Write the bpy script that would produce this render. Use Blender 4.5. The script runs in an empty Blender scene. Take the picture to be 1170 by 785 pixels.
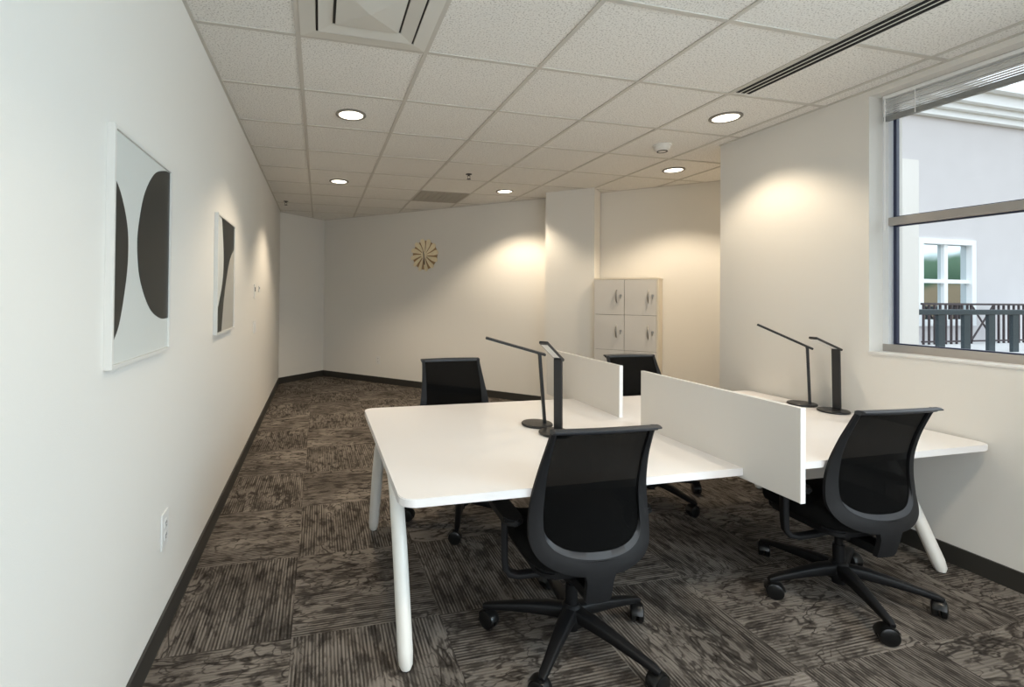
import bpy, bmesh, math, random
from mathutils import Vector, Matrix
PI = math.pi
random.seed(7)
S = bpy.context.scene
C = S.collection
ZC = 2.9           # ceiling height
H = 1.5            # eye height
XL, XR = -0.649, 3.533
K = 9.27           # the angled back wall is the line x + y = K
YB = -2.3          # wall behind the camera
YE = 3.6           # end of the window wall

# ------------------------------------------------------------------ materials
def nt(name):
    m = bpy.data.materials.new(name); m.use_nodes = True
    n = m.node_tree
    return m, n, n.nodes['Principled BSDF']
def mat(name, col, rough=.5, metal=0, bump=0, bscale=200, spec=.5, emit=None, var=0, vscale=3):
    m, n, b = nt(name)
    b.inputs['Base Color'].default_value = (*col, 1)
    b.inputs['Roughness'].default_value = rough
    b.inputs['Metallic'].default_value = metal
    b.inputs['Specular IOR Level'].default_value = spec
    tc = n.nodes.new('ShaderNodeTexCoord')
    if bump:
        no = n.nodes.new('ShaderNodeTexNoise'); no.inputs['Scale'].default_value = bscale
        no.inputs['Detail'].default_value = 3
        bp = n.nodes.new('ShaderNodeBump'); bp.inputs['Strength'].default_value = bump; bp.inputs['Distance'].default_value = .002
        n.links.new(tc.outputs['Object'], no.inputs['Vector'])
        n.links.new(no.outputs['Fac'], bp.inputs['Height']); n.links.new(bp.outputs['Normal'], b.inputs['Normal'])
    if var:
        no = n.nodes.new('ShaderNodeTexNoise'); no.inputs['Scale'].default_value = vscale; no.inputs['Detail'].default_value = 4
        mx = n.nodes.new('ShaderNodeMix'); mx.data_type = 'RGBA'
        mx.inputs['A'].default_value = (*[c*(1-var) for c in col], 1); mx.inputs['B'].default_value = (*[min(1, c*(1+var)) for c in col], 1)
        n.links.new(tc.outputs['Object'], no.inputs['Vector'])
        n.links.new(no.outputs['Fac'], mx.inputs['Factor']); n.links.new(mx.outputs['Result'], b.inputs['Base Color'])
    if emit:
        b.inputs['Emission Color'].default_value = (*emit[0], 1); b.inputs['Emission Strength'].default_value = emit[1]
    return m

M = {}
M['wall'] = mat('painted_wall', (.74, .715, .67), .75, bump=.25, bscale=260, spec=.25)
M['wall_side'] = M['wall']
M['base'] = mat('vinyl_base', (.028, .026, .022), .5)
M['laminate'] = mat('white_laminate', (.80, .775, .765), .33, bump=.03, bscale=400, spec=.45)
M['screen'] = mat('screen_board', (.66, .64, .61), .7, bump=.2, bscale=500, spec=.2)
M['edge'] = mat('screen_edge', (.80, .79, .77), .5)
M['white_metal'] = mat('white_powder_coat', (.74, .72, .67), .4, bump=.05, bscale=300)
M['black'] = mat('black_plastic', (.005, .005, .0055), .5, bump=.1, bscale=600, spec=.25)
M['frame'] = mat('charcoal_plastic', (.011, .011, .012), .6, bump=.15, bscale=700, spec=.22)
M['frame_sheen'] = mat('plastic_lip_sheen', (.035, .037, .042), .5, spec=.3)  # lighter than the frame: sheen on lip and top rail put into the colour
M['fabric'] = mat('black_seat_fabric', (.004, .004, .004), .95, bump=.6, bscale=900, spec=.15)
M['caster'] = mat('black_nylon', (.006, .006, .006), .28, spec=.35)
M['lamp'] = mat('black_aluminium', (.018, .018, .019), .38, metal=.2)
M['led'] = mat('lamp_diffuser', (.75, .74, .70), .4)
M['tbar'] = mat('ceiling_grid_paint', (.56, .53, .48), .5)
M['vent'] = mat('vent_paint', (.66, .64, .59), .45)
M['ventback'] = mat('vent_shade_and_ring', (.05, .047, .042), .8)
M['dark'] = mat('slot_black', (.006, .006, .006), .9)
M['plate'] = mat('white_plate', (.72, .71, .69), .35)
M['slotd'] = mat('socket_dark', (.03, .03, .03), .6)
M['wood'] = mat('pale_wood', (.86, .74, .52), .55, var=.18, vscale=14)
M['wood2'] = mat('darker_wood', (.40, .25, .12), .6, var=.2, vscale=14)
M['locker'] = mat('locker_laminate', (.60, .57, .53), .5, bump=.04)
M['lockerbody'] = mat('locker_carcass', (.66, .60, .49), .5)
M['gap'] = mat('locker_gap', (.06, .05, .045), .8)
M['chrome'] = mat('satin_nickel', (.36, .35, .33), .3, metal=1)
M['picframe'] = mat('white_picture_frame', (.68, .66, .62), .4)
M['paper'] = mat('print_paper', (.62, .63, .60), .45, spec=.4)
M['ink'] = mat('print_black', (.020, .022, .020), .35, spec=.4)
M['ink2'] = mat('print_grey', (.42, .40, .36), .45)
M['alu'] = mat('window_aluminium', (.40, .37, .34), .4, metal=.2)
M['alu2'] = mat('window_white', (.78, .79, .80), .45)
M['gasket'] = mat('window_gasket', (.015, .022, .06), .4)
M['blind'] = mat('blind_slats', (.80, .80, .79), .4)
M['blindrail'] = mat('blind_rail', (.23, .235, .23), .45)
M['stucco'] = mat('stucco', (.62, .60, .60), .9, bump=.5, bscale=20, var=.05, vscale=2)
M['trimw'] = mat('exterior_white', (.85, .87, .87), .6)
M['rail'] = mat('teal_black_railing', (.02, .035, .042), .45)
M['rail2'] = mat('brown_black_railing', (.045, .030, .032), .5)
M['slab'] = mat('terrace_concrete', (.66, .65, .63), .85, bump=.3, bscale=30)
M['lens'] = mat('downlight_lens', (.9, .88, .8), .5, emit=((1, .93, .78), 2.2))
M['ring'] = mat('downlight_ring', (.22, .20, .17), .4)
M['smoke'] = mat('detector_plastic', (.72, .70, .66), .45)
M['sprink'] = mat('sprinkler_bronze', (.05, .04, .035), .4, metal=.6)

def mesh_see_through(name, fac, col):
    m, n, b = nt(name)
    b.inputs['Base Color'].default_value = (*col, 1); b.inputs['Roughness'].default_value = .8
    b.inputs['Specular IOR Level'].default_value = .05
    tr = n.nodes.new('ShaderNodeBsdfTransparent'); mx = n.nodes.new('ShaderNodeMixShader')
    tc = n.nodes.new('ShaderNodeTexCoord'); no = n.nodes.new('ShaderNodeTexNoise')
    no.inputs['Scale'].default_value = 260; no.inputs['Detail'].default_value = 2
    mr = n.nodes.new('ShaderNodeMapRange'); mr.inputs['From Min'].default_value = .35; mr.inputs['From Max'].default_value = .65
    mr.inputs['To Min'].default_value = fac*.55; mr.inputs['To Max'].default_value = fac*1.45
    n.links.new(tc.outputs['Object'], no.inputs['Vector']); n.links.new(no.outputs['Fac'], mr.inputs['Value'])
    n.links.new(mr.outputs['Result'], mx.inputs['Fac'])
    n.links.new(b.outputs['BSDF'], mx.inputs[1]); n.links.new(tr.outputs['BSDF'], mx.inputs[2])
    n.links.new(mx.outputs['Shader'], n.nodes['Material Output'].inputs['Surface'])
    return m
M['mesh'] = mesh_see_through('chair_mesh', .13, (.003, .003, .003))

def glass_mat(name, tint, refl):
    m, n, b = nt(name)
    n.nodes.remove(b)
    tr = n.nodes.new('ShaderNodeBsdfTransparent'); tr.inputs['Color'].default_value = (*tint, 1)
    gl = n.nodes.new('ShaderNodeBsdfGlossy'); gl.inputs['Roughness'].default_value = .01
    fr = n.nodes.new('ShaderNodeFresnel'); fr.inputs['IOR'].default_value = refl
    mx = n.nodes.new('ShaderNodeMixShader')
    n.links.new(fr.outputs['Fac'], mx.inputs['Fac']); n.links.new(tr.outputs['BSDF'], mx.inputs[1]); n.links.new(gl.outputs['BSDF'], mx.inputs[2])
    n.links.new(mx.outputs['Shader'], n.nodes['Material Output'].inputs['Surface'])
    return m
M['glass'] = glass_mat('window_glass', (.95, .975, .99), 1.12)
def mirror_glass():
    m, n, b = nt('far_window_glass')
    b.inputs['Base Color'].default_value = (.60, .66, .68, 1); b.inputs['Metallic'].default_value = 1
    b.inputs['Roughness'].default_value = .03
    return m
M['farglass'] = mirror_glass()

def carpet():
    m, n, b = nt('carpet_tiles')
    L = n.links.new
    def N(t, **k):
        o = n.nodes.new('ShaderNode'+t)
        for a, v in k.items():
            if a in o.inputs: o.inputs[a].default_value = v
            else: setattr(o, a, v)
        return o
    def math_(op, a, bb=None, c=None):
        o = N('Math', operation=op)
        for i, v in enumerate((a, bb, c)):
            if v is None: continue
            if isinstance(v, (int, float)): o.inputs[i].default_value = v
            else: L(v, o.inputs[i])
        return o.outputs[0]
    T = .67
    geo = N('TexCoord'); sep = N('SeparateXYZ'); L(geo.outputs['Object'], sep.inputs[0])
    x = math_('DIVIDE', math_('ADD', sep.outputs['X'], .1+T*20), T)
    y = math_('DIVIDE', math_('ADD', sep.outputs['Y'], -2.87+T*20), T)
    ix, iy = math_('FLOOR', x), math_('FLOOR', y)
    fx, fy = math_('FRACT', x), math_('FRACT', y)
    par = math_('MODULO', math_('ADD', math_('ADD', ix, iy), 1.0), 2.0)      # 0/1 quarter turn
    inv = math_('SUBTRACT', 1.0, par)
    u = math_('ADD', math_('MULTIPLY', fx, par), math_('MULTIPLY', fy, inv))   # across the stripes
    v = math_('ADD', math_('MULTIPLY', fy, par), math_('MULTIPLY', fx, inv))   # along the stripes
    cid = N('CombineXYZ'); L(ix, cid.inputs[0]); L(iy, cid.inputs[1])
    wn = N('TexWhiteNoise', noise_dimensions='3D'); L(cid.outputs[0], wn.inputs[0])
    rs = wn.outputs['Value']
    def vec(su, sv, seedmul):
        c = N('CombineXYZ'); L(math_('MULTIPLY', u, su), c.inputs[0]); L(math_('MULTIPLY', v, sv), c.inputs[1])
        L(math_('MULTIPLY', rs, seedmul), c.inputs[2]); return c.outputs[0]
    # fine straight ribs, cut pile in bands
    sn = math_('SINE', math_('MULTIPLY', u, 2*PI*44))
    rn = N('TexNoise', Scale=1.0, Detail=2.0); L(vec(60, 3.0, 37), rn.inputs['Vector'])
    rib = math_('MULTIPLY_ADD', sn, .40, math_('MULTIPLY_ADD', rn.outputs['Fac'], 2.0, -.48))
    ribf = N('MapRange'); ribf.inputs['From Min'].default_value = .0; ribf.inputs['From Max'].default_value = 1.0; L(rib, ribf.inputs['Value'])
    # where ribs dominate and where the smooth pile does
    mk = N('TexNoise', Scale=1.0, Detail=1.0); L(vec(2.6, 1.5, 113), mk.inputs['Vector'])
    mkb = math_('ADD', mk.outputs['Fac'], math_('MULTIPLY', par, .10))
    mkf = N('MapRange'); mkf.inputs['From Min'].default_value = .47; mkf.inputs['From Max'].default_value = .56; L(mkb, mkf.inputs['Value'])
    ribamt = math_('MULTIPLY_ADD', mkf.outputs['Result'], .50, .16)
    nomask = math_('SUBTRACT', 1.0, math_('MULTIPLY', mkf.outputs['Result'], .72))
    ribw = math_('SUBTRACT', 1.0, math_('MULTIPLY', ribamt, math_('SUBTRACT', 1.0, ribf.outputs['Result'])))
    # branching dark veins drawn out along the tile
    def ridge(su, sv, seed, w, dist):
        q = N('TexNoise', Scale=1.0, Detail=2.5, Roughness=.55, Distortion=dist); L(vec(su, sv, seed), q.inputs['Vector'])
        d = math_('ABSOLUTE', math_('SUBTRACT', q.outputs['Fac'], .5))
        mr = N('MapRange'); mr.interpolation_type = 'SMOOTHSTEP'; mr.inputs['From Max'].default_value = w; L(d, mr.inputs['Value'])
        return mr.outputs['Result']
    v1 = ridge(7.5, 2.8, 53, .036, .5); v2 = ridge(10, 4.5, 67, .028, .3)
    vein0 = math_('MULTIPLY', math_('MULTIPLY_ADD', v1, .62, .38), math_('MULTIPLY_ADD', v2, .42, .58))
    vein = math_('SUBTRACT', 1.0, math_('MULTIPLY', nomask, math_('SUBTRACT', 1.0, vein0)))
    # short dark smudges
    sm = N('TexNoise', Scale=1.0, Detail=4.0, Roughness=.6); L(vec(17, 6, 71), sm.inputs['Vector'])
    smf = N('MapRange'); smf.inputs['From Min'].default_value = .37; smf.inputs['From Max'].default_value = .50; L(sm.outputs['Fac'], smf.inputs['Value'])
    smw = math_('MULTIPLY_ADD', smf.outputs['Result'], .50, .50)
    tone = N('TexNoise', Scale=1.0, Detail=1.0); L(vec(2.0, 2.0, 29), tone.inputs['Vector'])
    t1 = N('MapRange'); t1.inputs['From Min'].default_value = .3; t1.inputs['From Max'].default_value = .7; t1.inputs['To Min'].default_value = .72; t1.inputs['To Max'].default_value = 1.0
    L(tone.outputs['Fac'], t1.inputs['Value'])
    f = math_('MULTIPLY', math_('MULTIPLY', vein, smw), math_('MULTIPLY', ribw, t1.outputs['Result']))
    ff = N('MapRange'); ff.inputs['From Min'].default_value = .10; ff.inputs['From Max'].default_value = .92; L(f, ff.inputs['Value'])
    cr = N('ValToRGB'); L(ff.outputs['Result'], cr.inputs['Fac'])
    cr.color_ramp.elements[0].color = (.014, .011, .009, 1); cr.color_ramp.elements[1].color = (.225, .197, .172, 1)
    e = cr.color_ramp.elements.new(.45); e.color = (.074, .063, .054, 1)
    L(cr.outputs['Color'], b.inputs['Base Color'])
    b.inputs['Roughness'].default_value = .97; b.inputs['Specular IOR Level'].default_value = .1
    fz = N('TexNoise', Scale=900.0, Detail=1.0); L(geo.outputs['Object'], fz.inputs['Vector'])
    hh = math_('ADD', math_('MULTIPLY', fz.outputs['Fac'], .6), ribf.outputs['Result'])
    bp = N('Bump'); bp.inputs['Strength'].default_value = .5; bp.inputs['Distance'].default_value = .003
    L(hh, bp.inputs['Height']); L(bp.outputs['Normal'], b.inputs['Normal'])
    return m
M['carpet'] = carpet()

def tile():
    m, n, b = nt('acoustic_tile')
    tc = n.nodes.new('ShaderNodeTexCoord')
    no = n.nodes.new('ShaderNodeTexNoise'); no.inputs['Scale'].default_value = 110; no.inputs['Detail'].default_value = 2
    rp = n.nodes.new('ShaderNodeValToRGB')
    rp.color_ramp.elements[0].position = .33; rp.color_ramp.elements[0].color = (.50, .475, .44, 1)
    rp.color_ramp.elements[1].position = .47; rp.color_ramp.elements[1].color = (.82, .80, .76, 1)
    n.links.new(tc.outputs['Object'], no.inputs['Vector']); n.links.new(no.outputs['Fac'], rp.inputs['Fac'])
    n.links.new(rp.outputs['Color'], b.inputs['Base Color'])
    bp = n.nodes.new('ShaderNodeBump'); bp.inputs['Strength'].default_value = .4; bp.inputs['Distance'].default_value = .003
    n.links.new(no.outputs['Fac'], bp.inputs['Height']); n.links.new(bp.outputs['Normal'], b.inputs['Normal'])
    b.inputs['Roughness'].default_value = .95; b.inputs['Specular IOR Level'].default_value = .1
    return m
M['tile'] = tile()

# ------------------------------------------------------------------ mesh helpers
def obj(name, bm, m, parent=None, smooth=None, loc=None):
    me = bpy.data.meshes.new(name)
    bmesh.ops.recalc_face_normals(bm, faces=bm.faces[:])
    bm.to_mesh(me); bm.free()
    me.materials.append(M[m] if isinstance(m, str) else m)
    if smooth is not None:
        me.polygons.foreach_set('use_smooth', [True]*len(me.polygons))
        try: me.set_sharp_from_angle(angle=math.radians(smooth))
        except Exception: pass
    o = bpy.data.objects.new(name, me); C.objects.link(o)
    if parent is not None: o.parent = parent
    if loc: o.location = loc
    return o
def thing(name, label, cat, loc=(0, 0, 0), rz=0, group=None):
    o = bpy.data.objects.new(name, None); C.objects.link(o)
    o.empty_display_size = .1
    o.location = loc; o.rotation_euler = (0, 0, rz)
    tag(o, label, cat, group); return o
def tag(o, label, cat, group=None):
    o['label'] = label; o['category'] = cat
    if group: o['group'] = group
    return o
def struct(o, label=None):
    o['kind'] = 'structure'
    if label: o['label'] = label
    return o
def sempty(name):
    o = bpy.data.objects.new(name, None); C.objects.link(o); o['kind'] = 'structure'; return o
def box(bm, x0, y0, z0, x1, y1, z1, bev=0, seg=2, mtx=None):
    r = bmesh.ops.create_cube(bm, size=1)
    vs = r['verts']
    for v in vs:
        v.co = Vector((x0+(v.co.x+.5)*(x1-x0), y0+(v.co.y+.5)*(y1-y0), z0+(v.co.z+.5)*(z1-z0)))
    if mtx is not None:
        for v in vs: v.co = mtx @ v.co
    if bev:
        es = list({e for v in vs for e in v.link_edges})
        bmesh.ops.bevel(bm, geom=es, offset=bev, segments=seg, affect='EDGES', profile=.5)
    return bm
def B(*a, **k):
    return box(bmesh.new(), *a, **k)
def tube(bm, pts, rad, n=12, cap=True, flat=None):
    """sweep; rad: float or list; flat=(w,h) list for elliptical/rect sections"""
    pts = [Vector(p) for p in pts]
    rings = []
    up = None
    for i, p in enumerate(pts):
        t = (pts[min(i+1, len(pts)-1)] - pts[max(i-1, 0)]).normalized()
        if up is None:
            up = Vector((0, 0, 1)) if abs(t.z) < .9 else Vector((1, 0, 0))
        a = (up - t*up.dot(t)).normalized(); bb = t.cross(a); up = a
        r = rad[i] if isinstance(rad, (list, tuple)) else rad
        ring = []
        for k in range(n):
            th = 2*PI*k/n
            if flat: 
                w, h = flat[i] if isinstance(flat[0], (list, tuple)) else flat
                ca, sa = math.cos(th), math.sin(th)
                ex = .45
                q = a*(h*math.copysign(abs(ca)**ex, ca)) + bb*(w*math.copysign(abs(sa)**ex, sa))
            else: q = (a*math.cos(th)+bb*math.sin(th))*r
            ring.append(bm.verts.new(p+q))
        rings.append(ring)
    for i in range(len(rings)-1):
        for k in range(n):
            bm.faces.new((rings[i][k], rings[i][(k+1) % n], rings[i+1][(k+1) % n], rings[i+1][k]))
    if cap:
        bm.faces.new(rings[0][::-1]); bm.faces.new(rings[-1])
    return bm
def lathe(bm, prof, n=32, mtx=None):
    """prof: list (r,z); closes to axis when r==0"""
    rings = []
    for r, z in prof:
        if r < 1e-6: rings.append([bm.verts.new((0, 0, z))])
        else: rings.append([bm.verts.new((r*math.cos(2*PI*k/n), r*math.sin(2*PI*k/n), z)) for k in range(n)])
    for a, b in zip(rings, rings[1:]):
        for k in range(n):
            k2 = (k+1) % n
            if len(a) == 1 and len(b) == 1: continue
            if len(a) == 1: bm.faces.new((a[0], b[k], b[k2]))
            elif len(b) == 1: bm.faces.new((a[k], a[k2], b[0]))
            else: bm.faces.new((a[k], a[k2], b[k2], b[k]))
    if mtx is not None:
        for rg in rings:
            for v in rg: v.co = mtx @ v.co
    return bm
def prism(bm, poly, z0, z1, bev=0, seg=2, mtx=None):
    a = [bm.verts.new((x, y, z0)) for x, y in poly]; b = [bm.verts.new((x, y, z1)) for x, y in poly]
    n = len(poly)
    f1 = bm.faces.new(a[::-1]); f2 = bm.faces.new(b)
    for i in range(n): bm.faces.new((a[i], a[(i+1) % n], b[(i+1) % n], b[i]))
    if bev: bmesh.ops.bevel(bm, geom=list(f1.edges)+list(f2.edges), offset=bev, segments=seg, affect='EDGES')
    if mtx is not None:
        for v in bm.verts: v.co = mtx @ v.co
    return bm
def rrect(x0, y0, x1, y1, r, n=8):
    """rounded rectangle, r = (r00, r10, r11, r01)"""
    if not isinstance(r, (tuple, list)): r = (r,)*4
    pts = []
    for (cx, cy, a0, rr) in ((x0+r[0], y0+r[0], PI, r[0]), (x1-r[1], y0+r[1], 1.5*PI, r[1]), (x1-r[2], y1-r[2], 0, r[2]), (x0+r[3], y1-r[3], .5*PI, r[3])):
        if rr < 1e-5: pts.append((cx, cy)); continue
        for k in range(n+1):
            a = a0+.5*PI*k/n; pts.append((cx+rr*math.cos(a), cy+rr*math.sin(a)))
    return pts
def interp(tab, z):
    for (a, va), (b, vb) in zip(tab, tab[1:]):
        if z <= b or (b, vb) == tab[-1]:
            t = (z-a)/(b-a) if b != a else 0
            return va+(vb-va)*max(0, min(1, t))
def spline(tab, z):
    """smooth interpolation through table"""
    n = len(tab)
    for i in range(n-1):
        if z <= tab[i+1][0] or i == n-2:
            p1, p2 = tab[i], tab[i+1]
            p0 = tab[i-1] if i else (2*p1[0]-p2[0], 2*p1[1]-p2[1]); p3 = tab[i+2] if i+2 < n else (2*p2[0]-p1[0], 2*p2[1]-p1[1])
            h = p2[0]-p1[0]; t = max(0, min(1, (z-p1[0])/h))
            m1 = (p2[1]-p0[1])/(p2[0]-p0[0])*h; m2 = (p3[1]-p1[1])/(p3[0]-p1[0])*h
            return (2*t**3-3*t*t+1)*p1[1]+(t**3-2*t*t+t)*m1+(-2*t**3+3*t*t)*p2[1]+(t**3-t*t)*m2

# ------------------------------------------------------------------ room shell
WT = .30
c1 = (XL, 8.46); c2 = (.085, K-.085)                   # chamfered far-left corner
far = (K-YE, YE)
room = [(XL, YB), (XR, YB), (XR, YE), far, c2, c1]
struct(obj('floor', prism(bmesh.new(), room, -.1, 0), 'carpet'), 'patterned grey brown carpet tile floor')
struct(obj('ceiling', prism(bmesh.new(), room, ZC, ZC+.12), 'tile'), 'speckled white acoustic tile ceiling')

def wall_seg(name, p, q, t=.15, z0=0, z1=ZC):
    p, q = Vector(p), Vector(q); d = (q-p).normalized(); nrm = Vector((d.y, -d.x))   # outward: right of travel
    poly = [p, q, q+nrm*t, p+nrm*t]
    return struct(obj(name, prism(bmesh.new(), [(v.x, v.y) for v in poly], z0, z1), 'wall'))
# travelling clockwise keeps the outside on the left, so give the points so that the outside is on the right
wall_seg('wall_left', (XL, c1[1]), (XL, YB), .15)
wall_seg('wall_corner', c1, c2, -.15)
wall_seg('wall_back', c2, far, -.15)
wall_seg('wall_alcove', (XR+WT, YE), (far[0]+.1, YE), .15)

# window wall with two openings, and the wall behind the camera with one
WIN = [(.78, 2.385, 1.16, 2.855), (-1.75, -.15, 1.16, 2.855)]
bm = bmesh.new()
ys = [YB]
for (a, b, z0, z1) in sorted(WIN): ys += [a, b]
ys.append(YE)
for i in range(0, len(ys), 2): box(bm, XR, ys[i], 0, XR+WT, ys[i+1], ZC)
for (a, b, z0, z1) in WIN:
    box(bm, XR, a, 0, XR+WT, b, z0); box(bm, XR, a, z1, XR+WT, b, ZC)
struct(obj('wall_right', bm, 'wall'))
RW = (XL+.35, 3.1, .35, 2.75)
bm = bmesh.new()
box(bm, XL-.15, YB-.25, 0, RW[0], YB, ZC); box(bm, RW[1], YB-.25, 0, XR+WT, YB, ZC)
box(bm, RW[0], YB-.25, 0, RW[1], YB, RW[2]); box(bm, RW[0], YB-.25, RW[3], RW[1], YB, ZC)
struct(obj('wall_front', bm, 'wall'))

# pier (column) standing off the angled wall
pl = Vector((2.925, 5.855)); pr = Vector((3.375, 5.405)); back = Vector((1, 1)).normalized()*.33
struct(obj('wall_pier', prism(bmesh.new(), [tuple(pl), tuple(pr), tuple(pr+back), tuple(pl+back)], 0, ZC), 'wall'))

# baseboards
def baseboard(name, p, q, side=1, h=.105, t=.012):
    p, q = Vector(p), Vector(q); d = (q-p).normalized(); nrm = Vector((-d.y, d.x))*side
    poly = [p, q, q+nrm*t, p+nrm*t]
    bm = prism(bmesh.new(), [(v.x, v.y) for v in poly], 0, h)
    struct(obj(name, bm, 'base'))
baseboard('baseboard_left', (XL, YB), c1, -1)
baseboard('baseboard_corner', c1, c2, -1)
baseboard('baseboard_back', c2, tuple(pl+back), -1)
baseboard('baseboard_pier', tuple(pl), tuple(pr), -1)
baseboard('baseboard_alcove', tuple(pr+back), far, -1)
baseboard('baseboard_right', (XR, YE), (XR, YB), -1)

# ceiling grid: tee bars and wall angle
bm = bmesh.new()
G0x, G0y, GT = -.1265, 2.6725, .7032
bw, bd = .0125, .006
k = 0
gx = G0x
while gx < far[0]:
    y1 = min(K-gx, gx+9.109) if gx < c2[0] else K-gx
    y0 = YB if gx < XR else YE
    if gx < XR+.02 and gx > XR-.02: gx += GT; continue
    if y1 > y0+.05: box(bm, gx-bw, y0, ZC-bd, gx+bw, y1-.01, ZC+.001)
    gx += GT
gy = G0y-GT*7
while gy < 9:
    if gy > YB:
        x1 = min(K-gy, XR if gy < YE else 99); x0 = XL if gy < c1[1] else gy-9.109
        if x1 > x0+.05: box(bm, x0, gy-bw, ZC-bd*.8, x1-.005, gy+bw, ZC+.001)
    gy += GT
def angle(p, q, w=.018):
    p, q = Vector(p), Vector(q); d = (q-p).normalized(); nrm = Vector((d.y, -d.x))*w
    prism(bm, [tuple(v) for v in (p, q, q+nrm, p+nrm)], ZC-.007, ZC+.001)
angle((XL, YB), c1); angle(c1, c2); angle(c2, far); angle((XR, YE), (XR, YB))
struct(obj('trim_1', bm, 'tbar'), 'ceiling tee bar grid')

# ------------------------------------------------------------------ windows
def window(name, y0, y1, z0, z1, x=3.655):
    w = sempty(name)
    bm = bmesh.new(); f = .034; zm0, zm1 = 1.995, 2.048
    for (a, b, c, d) in ((y0, z0+.052, y0+f, z1-.05), (y1-f, z0+.052, y1, z1-.05)): box(bm, x, a, b, x+.07, c, d)
    box(bm, x, y0, z1-.05, x+.07, y1, z1)
    obj('bottom_frame', B(x, y0, z0, x+.07, y1, z0+.052), 'alu', w)
    obj('window_frame', bm, 'alu2', w)
    obj('window_mullion', B(x-.004, y0+f, zm0, x+.06, y1-f, zm1, .003), 'alu', w)
    bm = bmesh.new(); g = .008
    for (za, zb) in ((z0+.052, zm0), (zm1, z1-.05)):
        for (a, b, c, d) in ((y0+f+.012, za, y0+f+.03, zb), (y1-f-.03, za, y1-f-.012, zb), (y0+f+.03, za, y1-f-.03, za+g), (y0+f+.03, zb-g, y1-f-.03, zb)):
            box(bm, x+.025, a, b, x+.05, c, d)
    obj('window_gasket', bm, 'gasket', w)
    for (za, zb) in ((z0+.052, zm0), (zm1, z1-.05)):
        obj('window_pane', B(x+.035, y0+f, za, x+.041, y1-f, zb), 'glass', w)
    obj('window_sill', B(XR-.006, y0-.004, z0-.012, x+.005, y1+.004, z0+.004, .003), 'plate', w)
    return w
window('window_1', *WIN[0]); window('window_2', *WIN[1])
w3 = sempty('window_3')
bm = bmesh.new()
for a, b, c, d in ((RW[0], RW[2], RW[0]+.05, RW[3]), (RW[1]-.05, RW[2], RW[1], RW[3]), (RW[0], RW[2], RW[1], RW[2]+.06), (RW[0], RW[3]-.06, RW[1], RW[3]),
                   (1.37, RW[2], 1.43, RW[3])):
    box(bm, a, YB-.16, b, c, YB-.09, d, .003)
obj('window_frame', bm, 'alu2', w3)

# raised venetian blind
bl = thing('venetian_blind', 'raised white slatted blind with grey bottom rail at top of the window', 'blind', (3.625, 1.58, 2.682))
y0, y1 = -.785, .775
obj('headrail', B(-.018, y0, .146, .018, y1, .170, .003), 'blind', bl)
bm = bmesh.new()
for i in range(7):
    z = .046+i*.0140
    m4 = Matrix.Translation((0, 0, z)) @ Matrix.Rotation(math.radians(3), 4, 'Y')
    box(bm, -.0125, y0+.005, -.0008, .0125, y1-.005, .0008, mtx=m4)
obj('slats', bm, 'blind', bl)
obj('bottom_rail', B(-.018, y0+.003, .0, .018, y1-.003, .034, .006), 'blindrail', bl)
for yy in (y0+.18, 0, y1-.18):
    bm = bmesh.new(); box(bm, -.020, yy-.003, .0, -.0185, yy+.003, .146); box(bm, .0185, yy-.003, 0, .020, yy+.003, .146)
    obj('ladder_tape', bm, 'blind', bl)
obj('tilt_wand', tube(bmesh.new(), [(-.028, y1-.02, .15), (-.030, y1-.02, -.2), (-.031, y1-.021, -.72)], .004, 8), 'blind', bl, 60)

# ------------------------------------------------------------------ outside
fb = thing('neighbour_building', 'pale stucco building facade with white cornice seen through the window', 'building', (16.5, 9, -1))
def L(x, y, z): return (x-16.5, y-9, z+1)
bm = bmesh.new()
wx0, wx1, wz0, wz1 = 15.05, 16.95, .95, 3.03
def lb(bm, x0, y0, z0, x1, y1, z1, bev=0):
    return box(bm, x0-16.5, y0-9, z0+1, x1-16.5, y1-9, z1+1, bev)
for (a, b, c, d) in ((8.5, -1, wx0, 6.35), (wx1, -1, 26, 6.35), (wx0, -1, wx1, wz0), (wx0, wz1, wx1, 6.35)):
    lb(bm, a, 9, b, c, 9.4, d)
obj('facade', bm, 'stucco', fb)
bm = bmesh.new()
lb(bm, 8.5, 8.86, 6.33, 26, 9.4, 6.50); lb(bm, 8.5, 8.74, 6.50, 26, 9.4, 6.66); lb(bm, 8.5, 8.60, 6.66, 26, 9.4, 6.95); lb(bm, 8.5, 8.42, 6.95, 26, 9.4, 7.12)
obj('cornice', bm, 'trimw', fb)
fw = bmesh.new(); e = .17
for (a, b, c, d) in ((wx0-.1, wz0-.1, wx0+.06, wz1+.1), (wx1-.06, wz0-.1, wx1+.1, wz1+.1), (wx0+.06, wz1-.04, wx1-.06, wz1+.1), (wx0+.06, wz0-.1, wx1-.06, wz0+.06)):
    lb(fw, a, 8.93, b, c, 9.12, d)
xm = (wx0+wx1)/2; zm = 2.02
lb(fw, xm-.07, 8.98, wz0, xm+.07, 9.1, wz1); lb(fw, wx0+.06, 8.975, zm-.05, xm-.07, 9.1, zm+.05); lb(fw, xm+.07, 8.975, zm-.05, wx1-.06, 9.1, zm+.05)
win = obj('window', fw, 'trimw', fb)
for (a, c) in ((wx0+.06, xm-.07), (xm+.07, wx1-.06)):
    for (b, d) in ((wz0+.06, zm-.05), (zm+.05, wz1-.04)):
        obj('pane', lb(bmesh.new(), a, 9.05, b, c, 9.07, d), 'farglass', win)

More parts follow.
